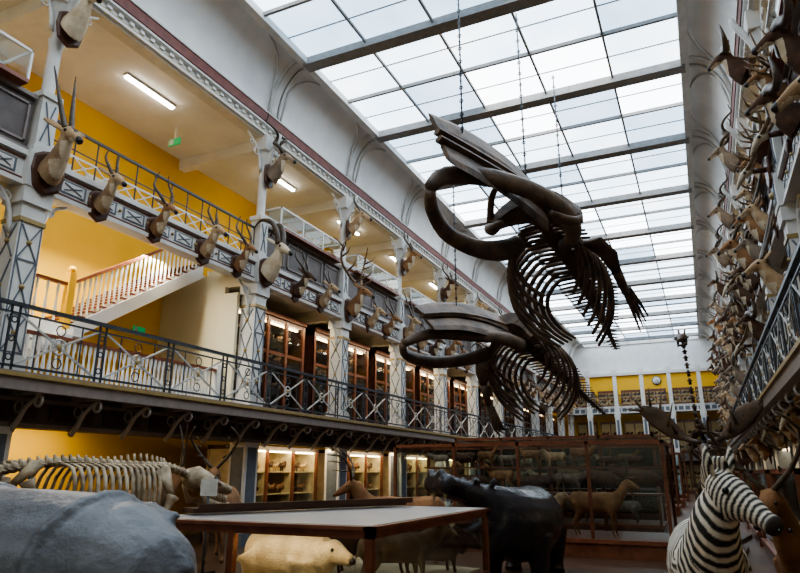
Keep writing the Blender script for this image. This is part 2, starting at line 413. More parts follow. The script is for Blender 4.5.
        for z in(.52,1.13,1.73):
            yy=y0+.3
            while yy<y1-.25:
                s=R(.1,.18); critter(b,xf-.3,yy,z,s,random.choice((4,6,7,7,6))); yy+=R(.28,.42)
        b.obj('glass_wall_cabinet',['dwood','glass','shelfb','mwood','fur0','strip' if not mir else 'dim','fur1','fur2','bone'],mir)
    for i in range(1,len(YC)-1):
        ym=(YC[i]+YC[i+1])/2
        b=MB(); b.box(-11.66,-11.5,ym-.8,ym+.8,ZTOP-.03,ZTOP+.03,0); b.box(-11.63,-11.53,ym-.77,ym+.77,ZTOP-.08,ZTOP-.03,1)
        b.obj('fluorescent_lamp',['white','tube'],mir)
side(False); side(True)

# ------------------------------------------------------------------ skylight
b=MB(); xa,xb=-9.2,.8; nx=5; rs=random.Random(11)
for i in range(len(YC)-1):
    y0,y1=YC[i],YC[i+1]
    ny=2 if i!=2 else 3
    for k in range(nx):
        for j in range(ny):
            a=xa+(xb-xa)*k/nx; c=xa+(xb-xa)*(k+1)/nx; p=y0+(y1-y0)*j/ny; q=y0+(y1-y0)*(j+1)/ny
            b.add([(a,p,13.22),(a,q,13.22),(c,q,13.22),(c,p,13.22)],[(0,1,2,3)],rs.choice((0,0,0,1,2,2)))
b.add([(xa,YC[-1],13.22),(xa,YB,13.22),(xb,YB,13.22),(xb,YC[-1],13.22)],[(0,1,2,3)],0)
b.obj('window_skylight',['sky','sky2','sky3'])
b=MB()
for i in range(len(YC)):
    y=YC[i]; b.box(xa,xb,y-.15,y+.15,12.98,13.25,0); b.box(xa,xb,y-.2,y+.2,12.95,12.99,1)
    if i<len(YC)-1:
        y1=YC[i+1]; ny=2 if i!=2 else 3
        for j in range(1,ny): yy=y+(y1-y)*j/ny; b.box(xa,xb,yy-.04,yy+.04,13.1,13.21,0)
        ny*=2
        for j in range(1,ny): yy=y+(y1-y)*j/ny; b.box(xa,xb,yy-.014,yy+.014,13.18,13.21,0)
for k in range(1,nx):
    x=xa+(xb-xa)*k/nx; b.box(x-.03,x+.03,YF,YB,13.12,13.2,0)
b.obj('trim_skylight_bars',['beam','beam'])
b=MB(); b.box(-11,2.6,YF,YC[0],13.2,13.4); b.obj('ceiling',['white'])

# ------------------------------------------------------------------ staircase bay (left)
b=MB()
b.box(XBACK,-11.35,13.25,13.4,ZG1,ZU-.6,0); b.box(-11.35,-10.75,13.05,13.15,ZG1,6.3,0); b.obj('wall_partition',['cream'])
b=MB(); xi,xo=-13.5,-12.0
b.box(xi,xo,6.9,9.1,4.45,4.62,0); b.box(xi,xo+.04,6.9,9.15,4.3,4.7,0)
n=15
for k in range(n):
    y0=9.1+k*(4.0/n); z=4.62+(k+1)*(2.55/n)
    b.box(xi,xo,y0,y0+4.0/n+.02,z-.17,z,0); b.box(xi,xo+.03,y0-.03,y0+4.0/n,z-.03,z+.012,1)
b.bar(((xi+xo)/2,9.05,4.4),((xi+xo)/2,13.15,7.0),1.5,.12,0)
b.bar((xo+.03,9.0,4.45),(xo+.03,13.15,7.1),.07,.3,0)
prof=[(.03,0),(.03,.08),(.02,.12),(.035,.3),(.02,.5),(.018,.6),(.03,.7),(.03,.85)]
for k in range(2*n):
    y0=9.15+k*(4.0/n/2); z=4.66+k/2*(2.55/n)+.1
    b.lathe([(r,zz) for r,zz in prof],(xo,y0,z),6,0)
b.bar((xo,9.05,5.6),(xo,13.1,8.2),.08,.07,1)
for k in range(9):
    y0=7.1+k*.24; b.lathe(prof,(xo,y0,4.7),6,0)
b.bar((xo,6.9,5.58),(xo,9.05,5.58),.08,.07,1)
b.box(xo-.08,xo+.08,8.97,9.13,4.4,5.85,2); b.ball((xo,9.05,5.92),.09,2,8)
b.box(xo-.08,xo+.08,12.98,13.14,6.9,8.4,2)
for k in range(9):
    y0=9.0-k*.25; z=4.5-(k)*.14
    b.box(-11.95,-11.3,y0-.25,y0,z-.15,z,0)
b.obj('staircase',['white','rwood','yellow'])
b=MB(); x=-11.1
for k in range(44):
    b.lathe([(r*1.1,z*1.02) for r,z in prof],(x,7.3+k*.125,ZG1+.1),6,0)
b.bar((x,7.2,ZG1+1.0),(x,12.9,ZG1+1.0),.09,.07,1); b.bar((x,7.2,ZG1+.08),(x,12.9,ZG1+.08),.1,.08,0)
for y in(7.2,12.9): b.box(x-.07,x+.07,y-.07,y+.07,ZG1,ZG1+1.15,0)
b.obj('landing_balustrade',['white','rwood'])
b=MB(); b.box(-12.4,-12.0,11.7,11.74,10.3,10.5,0); b.box(-12.36,-12.22,11.69,11.7,10.33,10.47,1); b.box(-12.21,-12.19,11.71,11.73,10.5,10.93,1); b.obj('exit_sign',['sign','paper'])
b=MB(); b.box(-13.58,-13.54,12.3,12.7,5.3,5.5,0); b.box(-13.54,-13.535,12.33,12.43,5.33,5.47,1); b.obj('exit_sign',['sign','paper'])
b=MB()
for k in range(3): b.box(-13.59,-13.56,8+k*1.1,8.7+k*1.1,8.2,9.1,0)
b.obj('wall_notice',['paper'])

# ------------------------------------------------------------------ end wall galleries
b=MB()
xl,xr=XCOL+.3,MIRX-XCOL-.3; yf=58.9
for z0,z1,mm in((3.0,3.2,1),(2.6,3.0,2),(6.6,7.17,0)):
    b.box(xl,xr,yf,YB-.35,z0,z1,mm)
b.box(xl,xr,yf-.05,yf,7.1,7.2,0)
for k in range(23):
    x=xl+.2+k*.5; b.box(x,x+.36,yf-.02,yf,6.72,7.02,3)
b.obj('end_gallery',['paint','taupe','taupe','blue'])
for x in(-8.7,-6.4,-4.2,-2,.3):
    b=MB(); b.box(x-.2,x+.2,yf-.42,yf-.07,0,6.6,0); b.box(x-.24,x+.24,yf-.44,yf-.07,6.2,6.6,0); b.box(x-.15,x+.15,yf-.4,yf-.1,7.2,10.1,0); b.box(x-.22,x+.22,yf-.44,yf-.07,9.8,10.3,0)
    b.box(x-.2,x+.2,yf-.42,yf-.07,6.6,7.2,0)
    b.box(x-.1,x+.1,yf-.43,yf-.42,3.6,6,1); b.obj('end_gallery_column',['paint','blue'])
b=MB()
for zt,zb in((8.15,7.17),(4.3,3.2)):
    b.bar((xl,yf,zt),(xr,yf,zt),.08,.06,0); x=xl
    while x<xr:
        b.bar((x,yf,zb),(x,yf,zt),.025,.025,0); b.bar((x,yf,zb+.1),(x+.7,yf,zt-.1),.02,.02,1); b.bar((x+.7,yf,zb+.1),(x,yf,zt-.1),.02,.02,1); x+=.7
b.obj('end_gallery_railing',['iron','iron2'])
for zb,zt in((3.2,6.0),(7.17,8.7),(0,2.5)):
    b=MB()
    for k in range(6):
        x=xl+.1+k*2; b.box(x,x+1.7,YB-.9,YB-.4,zb,zt,0)
        for j in range(2):
            z=zb+.3+(zt-zb-.4)*j/2; h=(zt-zb-.4)/2-.12
            b.box(x+.1,x+.8,YB-.92,YB-.9,z,z+h,1); b.box(x+.9,x+1.6,YB-.92,YB-.9,z,z+h,1)
            for q in range(5):
                xx=x+.22+q*.31
                if q==2: continue
                b.tube([(xx-.1,YB-.95,z+.2),(xx,YB-.95,z+.27),(xx+.1,YB-.95,z+.3),(xx+.12,YB-.95,z+.42)],[.05,.12,.1,.04],6,2)
    b.obj('end_gallery_cabinets',['mwood','gold','fur2'])
b=MB(); b.tube([(-3.1,YB-.02,9.5),(-3.1,YB-.12,9.5)],.38,20,0); b.tube([(-3.1,YB-.12,9.5),(-3.1,YB-.14,9.5)],.33,20,1); b.bar((-3.1,YB-.15,9.5),(-3.1,YB-.15,9.75),.03,.02,0); b.bar((-3.1,YB-.15,9.5),(-2.95,YB-.15,9.45),.03,.02,0)
b.obj('wall_clock',['iron','paper'])

# ------------------------------------------------------------------ head mounts
def headmesh(kind,fur,ns=1.0):
    skull=kind=='skull'
    o=MB()
    if not skull:
        o.tube([(.0,0,-.1),(.12,0,-.02),(.22,0,.1),(.30,0,.24),(.34,0,.36)],[(.15*ns,.24*ns),(.135*ns,.19*ns),(.105*ns,.15*ns),(.085,.11),(.085,.1)],12,ref=(0,0,1))
        for s in(-1,1):
            o.tube([(.31,s*.07,.42),(.28,s*.14,.46),(.25,s*.22,.49),(.24,s*.29,.5)],[(.03,.02),(.06,.018),(.055,.015),(.015,.012)],8,ref=(1,0,0))
            o.ball((.40,s*.06,.37),(.04,.03,.035),0,8)
        o.tube([(.29,0,.40),(.36,0,.38),(.46,0,.32),(.57,0,.24),(.65,0,.18),(.68,0,.165)],[(.07,.08),(.09,.1),(.078,.085),(.052,.058),(.048,.05),(.035,.035)],12)
    else:
        o.tube([(.02,0,.42),(.1,0,.42),(.18,0,.36),(.27,0,.2),(.31,0,.1)],[(.06,.07),(.085,.09),(.07,.07),(.035,.04),(.03,.025)],10)
    vs,fs=organic(o,.02,3)
    h=MB()
    if skull: h.add([(x+.2,y,z) for x,y,z in vs],fs,0,True)
    else: h.add(vs,fs,0,True)
    for i,f in enumerate(h.f):
        c=sum((Vector(h.v[k]) for k in f),Vector())/len(f)
        if skull: continue
        if c.x>.63: h.m[i]=3
        elif kind in('oryx','impala','gazelle','deer') and c.x>.2 and c.z<.02 or (c.x>.33 and c.z<.25 and c.x<.62 and c.z<.36-(c.x-.33)*.62): h.m[i]=5
        elif kind in('oryx','kudu') and abs(c.y)<.03 and .43<c.x<.55: h.m[i]=3 if kind=='oryx' else 5
    for s in(-1,1):
        if skull: h.ball((.36,s*.06,.38),.03,3,8)
        else:
            h.ball((.415,s*.078,.375),.025,2,8)
            h.ball((.672,s*.022,.18),.012,2,6)
        def T(p,r0,r1,n=10,k=6): h.tube(cat([(x,s*y,.43+(z-.43)*1.15) for x,y,z in p],n),lerp([r0*1.45,(r0+r1)*.85,r1*1.3],n),k,1)
        if kind=='oryx': T([(.33,.04,.44),(.2,.08,.75),(.0,.15,1.3)],.03,.006)
        if kind=='kudu':
            pts=[]
            for i in range(22):
                t=i/21; a=t*4.2*math.pi*.9; r=.11*(1-.5*t)*min(1,t*4)
                pts.append((.33-.3*t+r*math.cos(a),s*(.06+.34*t+r*math.sin(a)*1.0),.44+.95*t))
            h.tube(pts,lerp([.05,.036,.01],22),6,1)
        if kind=='impala': T([(.33,.05,.43),(.28,.16,.58),(.14,.24,.78),(.08,.16,.98),(.12,.12,1.12)],.028,.007,14)
        if kind=='gazelle': T([(.33,.04,.43),(.24,.09,.6),(.17,.12,.75),(.2,.1,.88)],.026,.006)
        if kind=='ibex': T([(.33,.05,.43),(.32,.09,.66),(.17,.14,.86),(-.04,.2,.9),(-.2,.24,.76)],.045,.012,14)
        if kind=='buffalo': T([(.34,.02,.44),(.33,.16,.42),(.3,.34,.33),(.3,.54,.42),(.34,.5,.68)],.07,.012,14,8)
        if kind in('deer','skull'):
            g=1.35; B=Vector((.31,.05,.43))
            Q=lambda x,y,z:(B.x+(x-B.x)*g,s*(B.y+(y-B.y)*g),B.z+(z-B.z)*g)
            h.tube(cat([Q(.31,.05,.43),Q(.2,.22,.6),Q(.12,.42,.85),(Q(.16,.46,1.15)),Q(.26,.36,1.35)],14),lerp([.042,.03,.012],14),6,1)
            for p,q in(((.25,.13,.52),(.48,.2,.68)),((.17,.3,.7),(.4,.38,.9)),((.13,.43,.95),(.34,.52,1.08)),((.16,.46,1.12),(.02,.6,1.3)),((.15,.45,1.05),(.3,.62,1.25))):
                h.tube([Q(*p),Q((p[0]+q[0])/2+.03,(p[1]+q[1])/2,(p[2]+q[2])/2-.02),Q(*q)],[.026,.02,.006],5,1)
    zo=.35 if skull else -.08
    pr=[(-.32,0),(-.22,.17),(0,.22),(.2,.2),(.27,.1),(.3,0),(.27,-.1),(.2,-.2),(0,-.22),(-.22,-.17)]
    n=len(pr); vs=[(-.03,y,z+zo) for z,y in pr]+[(.0,y,z+zo) for z,y in pr]+[(.015,y*.88,z*.88+zo) for z,y in pr]
    fs=[tuple(range(n))]+[tuple(2*n+i for i in range(n))[::-1]]
    for r in(0,1):
        for i in range(n): fs.append((r*n+i,(r+1)*n+i,(r+1)*n+(i+1)%n,r*n+(i+1)%n))
    h.add(vs,fs,4)
    if skull: h.tube([(0,0,.4),(.24,0,.41)],.05,6,4)
    return h.mesh(kind+'_head',[fur,'antler' if kind in('deer','skull') else 'horn','black','muzz','plaq','fur4'])
HM={'oryx':headmesh('oryx','fur0'),'kudu':headmesh('kudu','fur3',1.1),'impala':headmesh('impala','fur1'),'gazelle':headmesh('gazelle','fur0',.9),
 'ibex':headmesh('ibex','fur3'),'buffalo':headmesh('buffalo','fur2',1.25),'deer':headmesh('deer','fur1',1.1),'hartebeest':headmesh('impala','fur2'),
 'skull':headmesh('skull','bone'),'goat':headmesh('ibex','fur4',1.2)}
HN={'oryx':'oryx_head_mount','kudu':'kudu_head_mount','impala':'impala_head_mount','gazelle':'gazelle_head_mount','ibex':'ibex_head_mount','buffalo':'buffalo_head_mount','deer':'stag_head_mount','hartebeest':'hartebeest_head_mount','skull':'antler_trophy','goat':'mountain_goat_head_mount'}
def hm(kind,x,y,z,right=False,sc=1.2,yaw=None,pitch=0):
    yw=R(-.25,.25) if yaw is None else yaw
    link(HN[kind],HM[kind],(x,y,z),(math.pi if right else 0)+yw,sc,0,pitch)
XL=XCOL+.33; XR=MIRX-XL
hm('oryx',XL,2.25,7.2,sc=1.2); hm('ibex',XL,2.25,10.0,sc=1.2)
hm('goat',XL+.02,6.85,10.0,sc=1.25,yaw=-.1); hm('oryx',XL,6.9,7.0,sc=1.4,yaw=-.15)
for (y,k,s) in((8.15,'gazelle',1.1),(9.6,'impala',1.0),(11.15,'gazelle',1.1),(12.4,'impala',1.0)): hm(k,XCOL+.2,y,6.85,sc=s,yaw=-.1)
col=['goat','deer','oryx','impala','ibex','kudu','hartebeest','oryx','impala','kudu','deer']
col2=['kudu','gazelle','impala','hartebeest','gazelle','impala','oryx','gazelle','ibex','kudu','oryx']
for k in range(11):
    y=YC[3+k]
    hm(col[k],XL,y,7.0,sc=1.35 if k<2 else 1.2); hm(col2[k],XL-.1,y,9.85,sc=1.2)
    if k<10:
        for d in(1.6,3.0): hm(random.choice(['gazelle','impala','hartebeest','gazelle']),XCOL+.2,y+d,6.85,sc=1.05)
kinds=['oryx','kudu','impala','ibex','buffalo','deer','hartebeest','skull','skull','buffalo','kudu','deer','hartebeest','oryx']
for k in range(1,14):
    y=YC[k]
    for z,s in((9.8,1.2),(7.0,1.25),(5.1,1.1),(2.3,1.05)):
        kd=random.choice(kinds)
        if kd=='skull' and z>9: kd='ibex'
        hm(kd,XR,y,z,True,s*R(.85,1.05))
    if k<13:
        w=YC[k+1]-y
        for d in(.26,.5,.74):
            hm(random.choice(kinds),MIRX-(XCOL+.2),y+w*d,6.8+R(-.1,.2),True,R(.85,1.1))
        for d in(.3,.7):
            hm(random.choice(kinds[:8]),MIRX-(XCOL+.12),y+w*d,8.0,True,R(.75,.95))
            hm(random.choice(kinds),MIRX-(XCOL+.18),y+w*d,2.55,True,R(.8,1.0))

# ------------------------------------------------------------------ animals
def quad(mb,L,H,br,nk=(.35,.35),nr=.13,hl=.45,hr=.11,lr=.05,hp=-.5,hy=0,ny=0,wid=.8,tail=.6,ear=.12):
    zs=H-br
    mb.tube([(-L*.52,0,zs+.05*br),(-L*.45,0,zs+.12*br),(-L*.3,0,zs+.05*br),(0,0,zs-.04*br),(L*.25,0,zs-.06*br),(L*.42,0,zs+.05*br),(L*.52,0,zs+.1*br)],
            [(br*.45*wid,br*.5),(br*.8*wid,br*.85),(br*.98*wid,br*.95),(br*wid,br*.96),(br*.95*wid,br*1.06),(br*.75*wid,br*.9),(br*.4*wid,br*.5)],14)
    for s in(-1,1):
        x=L*.36;y=s*br*wid*.55
        mb.tube([(x,y,zs),(x-.02*H,y,zs-br*.8),(x+.01*H,y,H*.3),(x,y,H*.27),(x,y,H*.09),(x+.03*H,y,H*.04),(x+.035*H,y,0)],[lr*2.6,lr*1.9,lr*1.05,lr*1.1,lr*.75,lr*.95,lr*1.1],8,ref=(1,0,0))
        x=-L*.38
        mb.tube([(x,y,zs),(x+.07*H,y,H*.5),(x-.05*H,y,H*.33),(x-.08*H,y,H*.27),(x-.05*H,y,H*.09),(x-.02*H,y,H*.04),(x-.015*H,y,0)],[lr*3.2,lr*2.4,lr*1.3,lr*1.2,lr*.8,lr*.95,lr*1.1],8,ref=(1,0,0))
    nb=Vector((L*.42,0,zs+.15*br)); ne=Vector((L*.5+nk[0]*math.cos(ny),nk[0]*math.sin(ny),zs+nk[1]+.3*br)); mid=(nb+ne)/2+Vector((0.02,0,-.02))
    mb.tube([nb,mid,ne],[(br*.5,br*.72),(nr*.95,nr*1.3),(nr*.75,nr)],12)
    d=Vector((math.cos(hy)*math.cos(hp),math.sin(hy)*math.cos(hp),math.sin(hp)))
    mb.tube([ne-d*.12*hl,ne+d*.1*hl,ne+d*.4*hl,ne+d*.75*hl,ne+d*hl*.97,ne+d*hl*1.02],[hr*.8,(hr*.85,hr*1.05),(hr*.72,hr*.9),(hr*.5,hr*.6),(hr*.48,hr*.52),hr*.3],12)
    sd=d.cross(Vector((0,0,1))).normalized(); up=sd.cross(d)
    if ear:
        for s in(-1,1):
            e=ne+sd*s*hr*.55+up*hr*.7; mb.tube([e,e+up*ear*.5+sd*s*ear*.25,e+up*ear+sd*s*ear*.3],[(ear*.15,ear*.1),(ear*.25,ear*.12),(ear*.06,ear*.05)],8)
    if tail: mb.tube([(-L*.5,0,zs+.35*br),(-L*.56,0,zs),(-L*.57,0,zs-tail*.7)],[lr*.6,lr*.4,lr*.5],6)
    return ne,d,sd,up
def beast(name,fur,L,H,br,voxel=.03,horns=None,**k):
    o=MB(); ne,d,sd,up=quad(o,L,H,br,**k); vs,fs=organic(o,voxel,4); h=MB(); h.add(vs,fs,0,True)
    hr=k.get('hr',.11); hl=k.get('hl',.45)
    for s in(-1,1):
        h.ball(ne+d*hl*.3+sd*s*hr*.72+up*hr*.35,hr*.16,2,8)
        if horns:
            p=ne+sd*s*hr*.4+up*hr*.8
            if horns=='antler':
                q=[p,p+up*.2+sd*s*.2-d*.1,p+up*.5+sd*s*.35-d*.1,p+up*.75+sd*s*.25]
                h.tube(cat(q,8),lerp([.03,.012],8),5,1)
                for t in(.2,.4,.55): h.tube([p+up*t+sd*s*.28*(t+.2),p+up*(t+.15)+sd*s*.2+d*.22],[.02,.006],5,1)
            else: h.tube(cat([p,p+up*.25-d*.12,p+up*.5-d*.3+sd*s*.08],8),lerp([.025,.006],8),5,1)
    h.ball(ne+d*hl*1.0,(hr*.35,hr*.35,hr*.3),3,8)
    return h.mesh(name,[fur,'horn','black','muzz'])
BM=[('mounted_red_deer',beast('deer','fur1',1.5,1.25,.33,horns='antler',nk=(.3,.45))),
    ('mounted_antelope',beast('antelope','fur1',1.2,1.05,.26,horns='h',nk=(.22,.4),hl=.35,hr=.09,lr=.035,nr=.1)),
    ('mounted_bear',beast('bear','fur2',1.5,.95,.36,nk=(.22,.12),nr=.22,hl=.4,hr=.17,lr=.1,wid=.95,tail=0,ear=.1)),
    ('mounted_wild_goat',beast('goat','fur0',1.1,.85,.25,horns='h',nk=(.2,.3),hl=.32,hr=.09,lr=.04)),
    ('mounted_wolf',beast('wolf','fur3',1.1,.75,.2,nk=(.25,.2),nr=.12,hl=.32,hr=.085,lr=.035,tail=.4)),
    ('mounted_boar',beast('boar','fur2',1.1,.7,.26,nk=(.12,.0),nr=.19,hl=.38,hr=.13,lr=.04,tail=.2,ear=.1))]
PB=beast('polarcub','fur4',.95,.6,.22,voxel=.02,nk=(.12,.02),nr=.14,hl=.28,hr=.11,lr=.06,wid=.95,tail=0,ear=.06,hp=-.3)
def gcase(name,x0,x1,y0,y1,zb,zt,nxp,mats=('mwood','glass','floor','rwood'),top=True,w=.07):
    b=MB(); b.box(x0,x1,y0,y1,0,zb,0); b.box(x0-.04,x1+.04,y0-.04,y1+.04,zb-.06,zb+.02,3)
    for yy in(y0,y1-w):
        for k in range(nxp+1):
            x=x0+(x1-x0-w)*k/nxp; b.box(x,x+w,yy,yy+w,zb,zt,0)
        b.box(x0,x1,yy,yy+w,zt-w,zt,3)
    for xx in(x0,x1-w): b.box(xx,xx+w,y0,y1,zt-w,zt,3)
    for k in range(1,nxp):
        x=x0+(x1-x0-w)*k/nxp; b.box(x,x+w*.6,y0,y1,zt-w*.7,zt,0)
    for yy in(y0+w/2,y1-w/2): b.box(x0+w,x1-w,yy-.003,yy+.003,zb+.02,zt-w,1)
    for xx in(x0+w/2,x1-w/2): b.box(xx-.003,xx+.003,y0+w,y1-w,zb+.02,zt-w,1)
    if top: b.box(x0+w,x1-w,y0+w,y1-w,zt-.03,zt-.024,1)
    return b.obj(name,list(mats))
rows=[(-6.9,-.75,14.6,16.8,2.35),(-6.9,-1.2,19,21,2.7),(-7.2,-1.5,24,26,2.6),(-7.2,-1.2,30,32,2.9),(-7.2,-1.2,37,39,2.7),(-7.2,-1.2,45,47,2.9)]
for ri,(x0,x1,y0,y1,zt) in enumerate(rows):
    gcase('glass_floor_case',x0,x1,y0,y1,.35,zt,4)
    x=x0+.8
    while x<x1-.7:
        nm,me=random.choice(BM); link(nm,me,(x,y0+.68,.37),random.choice((0,math.pi))+R(-.3,.3),R(.75,.95)); x+=R(1.2,1.4)
    for zz,dd in((1.2,.75),(1.8,.5)):
        b=MB(); b.box(x0+.1,x1-.1,y1-dd,y1-.12,zz,zz+.04,0)
        x=x0+.3
        while x<x1-.2: b.box(x,x+.05,y1-.2,y1-.15,.35 if zz<1.5 else 1.24,zz,0); x+=1.5
        b.obj('case_shelf',['mwood'])
        x=x0+.5
        while x<x1-.4:
            nm,me=random.choice(BM[1:]); sc=R(.5,.62) if zz<1.5 else R(.32,.42)
            link(nm,me,(x,y1-(.42 if zz<1.5 else .3),zz+.04),random.choice((0,math.pi))+R(-.15,.15),sc); x+=R(1.25,1.45)*sc+.1
for (y0,y1) in((9.2,12.6),(13.6,17),(18.5,22),(24,28),(30,34)):
    gcase('glass_aisle_case',.95,1.75,y0,y1,.3,1.75,1)
    for k in range(3):
        nm,me=random.choice(BM[1:]); link(nm,me,(1.35,y0+.6+k*1.1,.32),math.pi/2+R(-.2,.2),.62)
link(*BM[0],(.95,7.9,0),math.radians(-115),1.0)
link(*BM[0],(-9.3,11.3,0),math.radians(-60),1.15)
link(*BM[1],(-9.4,8.6,0),math.radians(70),1.35)
link(*BM[2],(-7.2,12.2,0),math.radians(-50),1.1)
link(*BM[0],(-5.6,12.4,0),math.radians(200),1.0)

# ---- low display case, foreground
b=MB(); x0,x1,y0,y1,zt=-5.35,-2.67,5.22,8.55,1.25; w=.07
b.box(x0,x1,y0,y1,0,.5,0)
for xx in(x0,x1-w):
    for yy in(y0,y1-w): b.box(xx,xx+w,yy,yy+w,.5,zt-.05,0)
    b.box(xx,xx+w,y0,y1,zt-.1,zt-.03,0)
b.box((x0+x1)/2-.2,(x0+x1)/2-.2+w,y0,y0+w,.5,zt-.1,0)
for yy in(y0,y1-w): b.box(x0,x1,yy,yy+w,zt-.1,zt-.03,0)
for xx in(x0-.03,x1-w): b.box(xx,xx+w+.03,y0-.03,y1+.03,zt-.03,zt,0)
for yy in(y0-.03,y1-w,(y0+y1)/2): b.box(x0-.03,x1+.03,yy,yy+w+.0,zt-.03,zt,0)
b.box(x0+.03,x1-.03,y0+.03,y1-.03,zt,zt+.006,1)
b.box(x0+w,x1-w,y0+.03,y0+.036,.5,zt-.1,2); b.box(x1-.04,x1-.034,y0+w,y1-w,.5,zt-.1,2)
b.box(x0+.1,x1-.1,y0+.1,y1-.1,.5,.53,3)
b.box(x0+.1,x1-.15,y0+w+.005,y0+w+.02,zt-.095,zt-.06,4)  # added glowing strip, hidden behind the frame to brighten the inside
b.obj('low_display_case',['rwood','lid','glass','shelfb','strip'])
b=MB(); b.bar((-5.2,5.75,1.3),(-3.9,8.45,1.3),.3,.05,0); b.bar((-5.0,5.7,1.34),(-3.7,8.4,1.34),.06,.06,0)
b.obj('folded_case_cover',['dwood'])
link('mounted_polar_bear_cub',PB,(-3.9,5.75,.53),-.2,1.0)
link(*BM[4],(-3.05,6.5,.53),1.0,.75); link(*BM[5],(-3.2,7.8,.53),.9,.75)
link(*BM[5],(-4.5,7.3,.53),.3,.75)

# ---- rhinoceros (back seen bottom-left)
o=MB()
o.tube([(-1.45,0,.85),(-1.3,0,.9),(-1.0,0,.94),(-.5,0,.95),(0,0,.93),(.5,0,.95),(.9,0,1.0),(1.3,0,1.0),(1.6,0,.95)],
 [(.2,.22),(.38,.38),(.52,.54),(.63,.61),(.68,.65),(.66,.64),(.6,.62),(.45,.5),(.3,.35)],18)
for s in(-1,1):
    o.tube([(-1.0,s*.3,.9),(-.95,s*.36,.6),(-1.08,s*.36,.35),(-1.05,s*.36,.12),(-1.0,s*.36,0)],[.33,.26,.15,.14,.17],12,ref=(1,0,0))
    o.tube([(.95,s*.32,.85),(.95,s*.36,.5),(.98,s*.36,.3),(.98,s*.36,.1),(1.0,s*.36,0)],[.32,.2,.15,.14,.17],12,ref=(1,0,0))
    o.tube([(2.0,s*.18,1.15),(1.97,s*.24,1.3),(1.96,s*.27,1.4)],[.04,.07,.02],8)
o.tube([(1.3,0,1.0),(1.7,0,1.0),(2.05,0,.95),(2.4,0,.78),(2.6,0,.68),(2.66,0,.66)],[(.4,.45),(.32,.38),(.25,.27),(.17,.2),(.17,.18),(.1,.12)],14)
o.tube([(2.5,0,.8),(2.56,0,1.0),(2.52,0,1.22)],[.1,.07,.02],8); o.tube([(2.25,0,.95),(2.27,0,1.12)],[.08,.02],8)
for xx,r in((-.72,.585),(.62,.645)):
    pts=[(xx+.05*math.sin(3*a),r*1.02*math.cos(a),.95+r*1.0*math.sin(a)) for a in [i*math.pi/12-.4 for i in range(15)]]
    o.tube(pts,.05,8)
for a0 in(.45,.95):
    pts=[(-1.2+i*.16,.62*math.cos(a0+.12*math.sin(i)),.94+.6*math.sin(a0+.12*math.sin(i))) for i in range(10)]
    o.tube([(x,-y*min(1,(x+1.9)),z-.05*(x<-.9)) for x,y,z in pts],.032,8)
o.tube([(-1.4,0,1.05),(-1.52,0,.8),(-1.5,0,.5)],[.06,.04,.03],6)
vs,fs=organic(o,.03,2); h=MB(); h.add(vs,fs,0,True)
for s in(-1,1): h.ball((2.2,s*.19,.98),.03,1,8)
link('mounted_rhinoceros',h.mesh('rhinoceros',['rhino','black']),(-4.85,3.65,0),math.pi+.05,1.0)

# ---- hippopotamus with open mouth
o=MB()
o.tube([(-1.35,0,.85),(-1.2,0,.9),(-.8,0,.9),(-.2,0,.85),(.4,0,.87),(.9,0,.95),(1.2,0,1.02)],[(.2,.25),(.45,.5),(.6,.58),(.64,.6),(.62,.6),(.5,.54),(.4,.44)],16)
for s in(-1,1):
    o.tube([(-.9,s*.34,.7),(-.88,s*.38,.4),(-.9,s*.38,.12),(-.86,s*.38,0)],[.3,.2,.14,.17],10,ref=(1,0,0))
    o.tube([(.55,s*.34,.7),(.55,s*.38,.4),(.55,s*.38,.12),(.59,s*.38,0)],[.28,.18,.14,.17],10,ref=(1,0,0))
    o.ball((1.52,s*.19,1.55),.08,0,8); o.tube([(1.3,s*.22,1.46),(1.26,s*.27,1.56),(1.27,s*.29,1.62)],[.03,.05,.02],8)
    o.ball((2.12,s*.15,1.68),.085,0,8); o.ball((2.06,s*.22,1.53),.16,0,8)
o.tube([(.9,0,1.0),(1.2,0,1.17),(1.45,0,1.34),(1.75,0,1.45),(2.0,0,1.53),(2.2,0,1.55)],[(.42,.45),(.36,.38),(.3,.22),(.26,.17),(.34,.17),(.24,.12)],14)
o.tube([(1.1,0,.95),(1.35,0,.93),(1.65,0,.84),(1.95,0,.77),(2.1,0,.78)],[(.34,.3),(.28,.17),(.25,.11),(.31,.11),(.22,.07)],14)
vs,fs=organic(o,.03,4); h=MB(); h.add(vs,fs,0,True)
h.ball((1.6,0,.95),(.38,.17,.05),1,12)
h.tube([(1.4,0,1.18),(1.7,0,1.28),(2.0,0,1.36)],[(.16,.03),(.19,.03),(.24,.03)],8,1)
for s in(-1,1):
    h.ball((1.57,s*.255,1.57),.028,2,8)
    h.tube([(1.95,s*.2,.84),(1.98,s*.22,1.0),(1.95,s*.23,1.12)],[.05,.04,.012],8,3)
    h.tube([(2.05,s*.07,.84),(2.12,s*.07,.97)],[.035,.012],6,3)
    h.tube([(2.06,s*.17,1.42),(2.07,s*.18,1.28)],[.04,.012],6,3)
for i,(x,y,z) in enumerate(h.v):     # head turned to its right
    t=max(0,min(1,(x-.6)/.8)); a=-.72*t*t*(3-2*t); dx=x-.75
    if x>.6: h.v[i]=(.75+dx*math.cos(a)-y*math.sin(a),dx*math.sin(a)+y*math.cos(a),z)
link('mounted_hippopotamus',h.mesh('hippopotamus',['hippo','pink','black','ivory']),(-3.0,11.5,0),math.radians(-88),1.0)

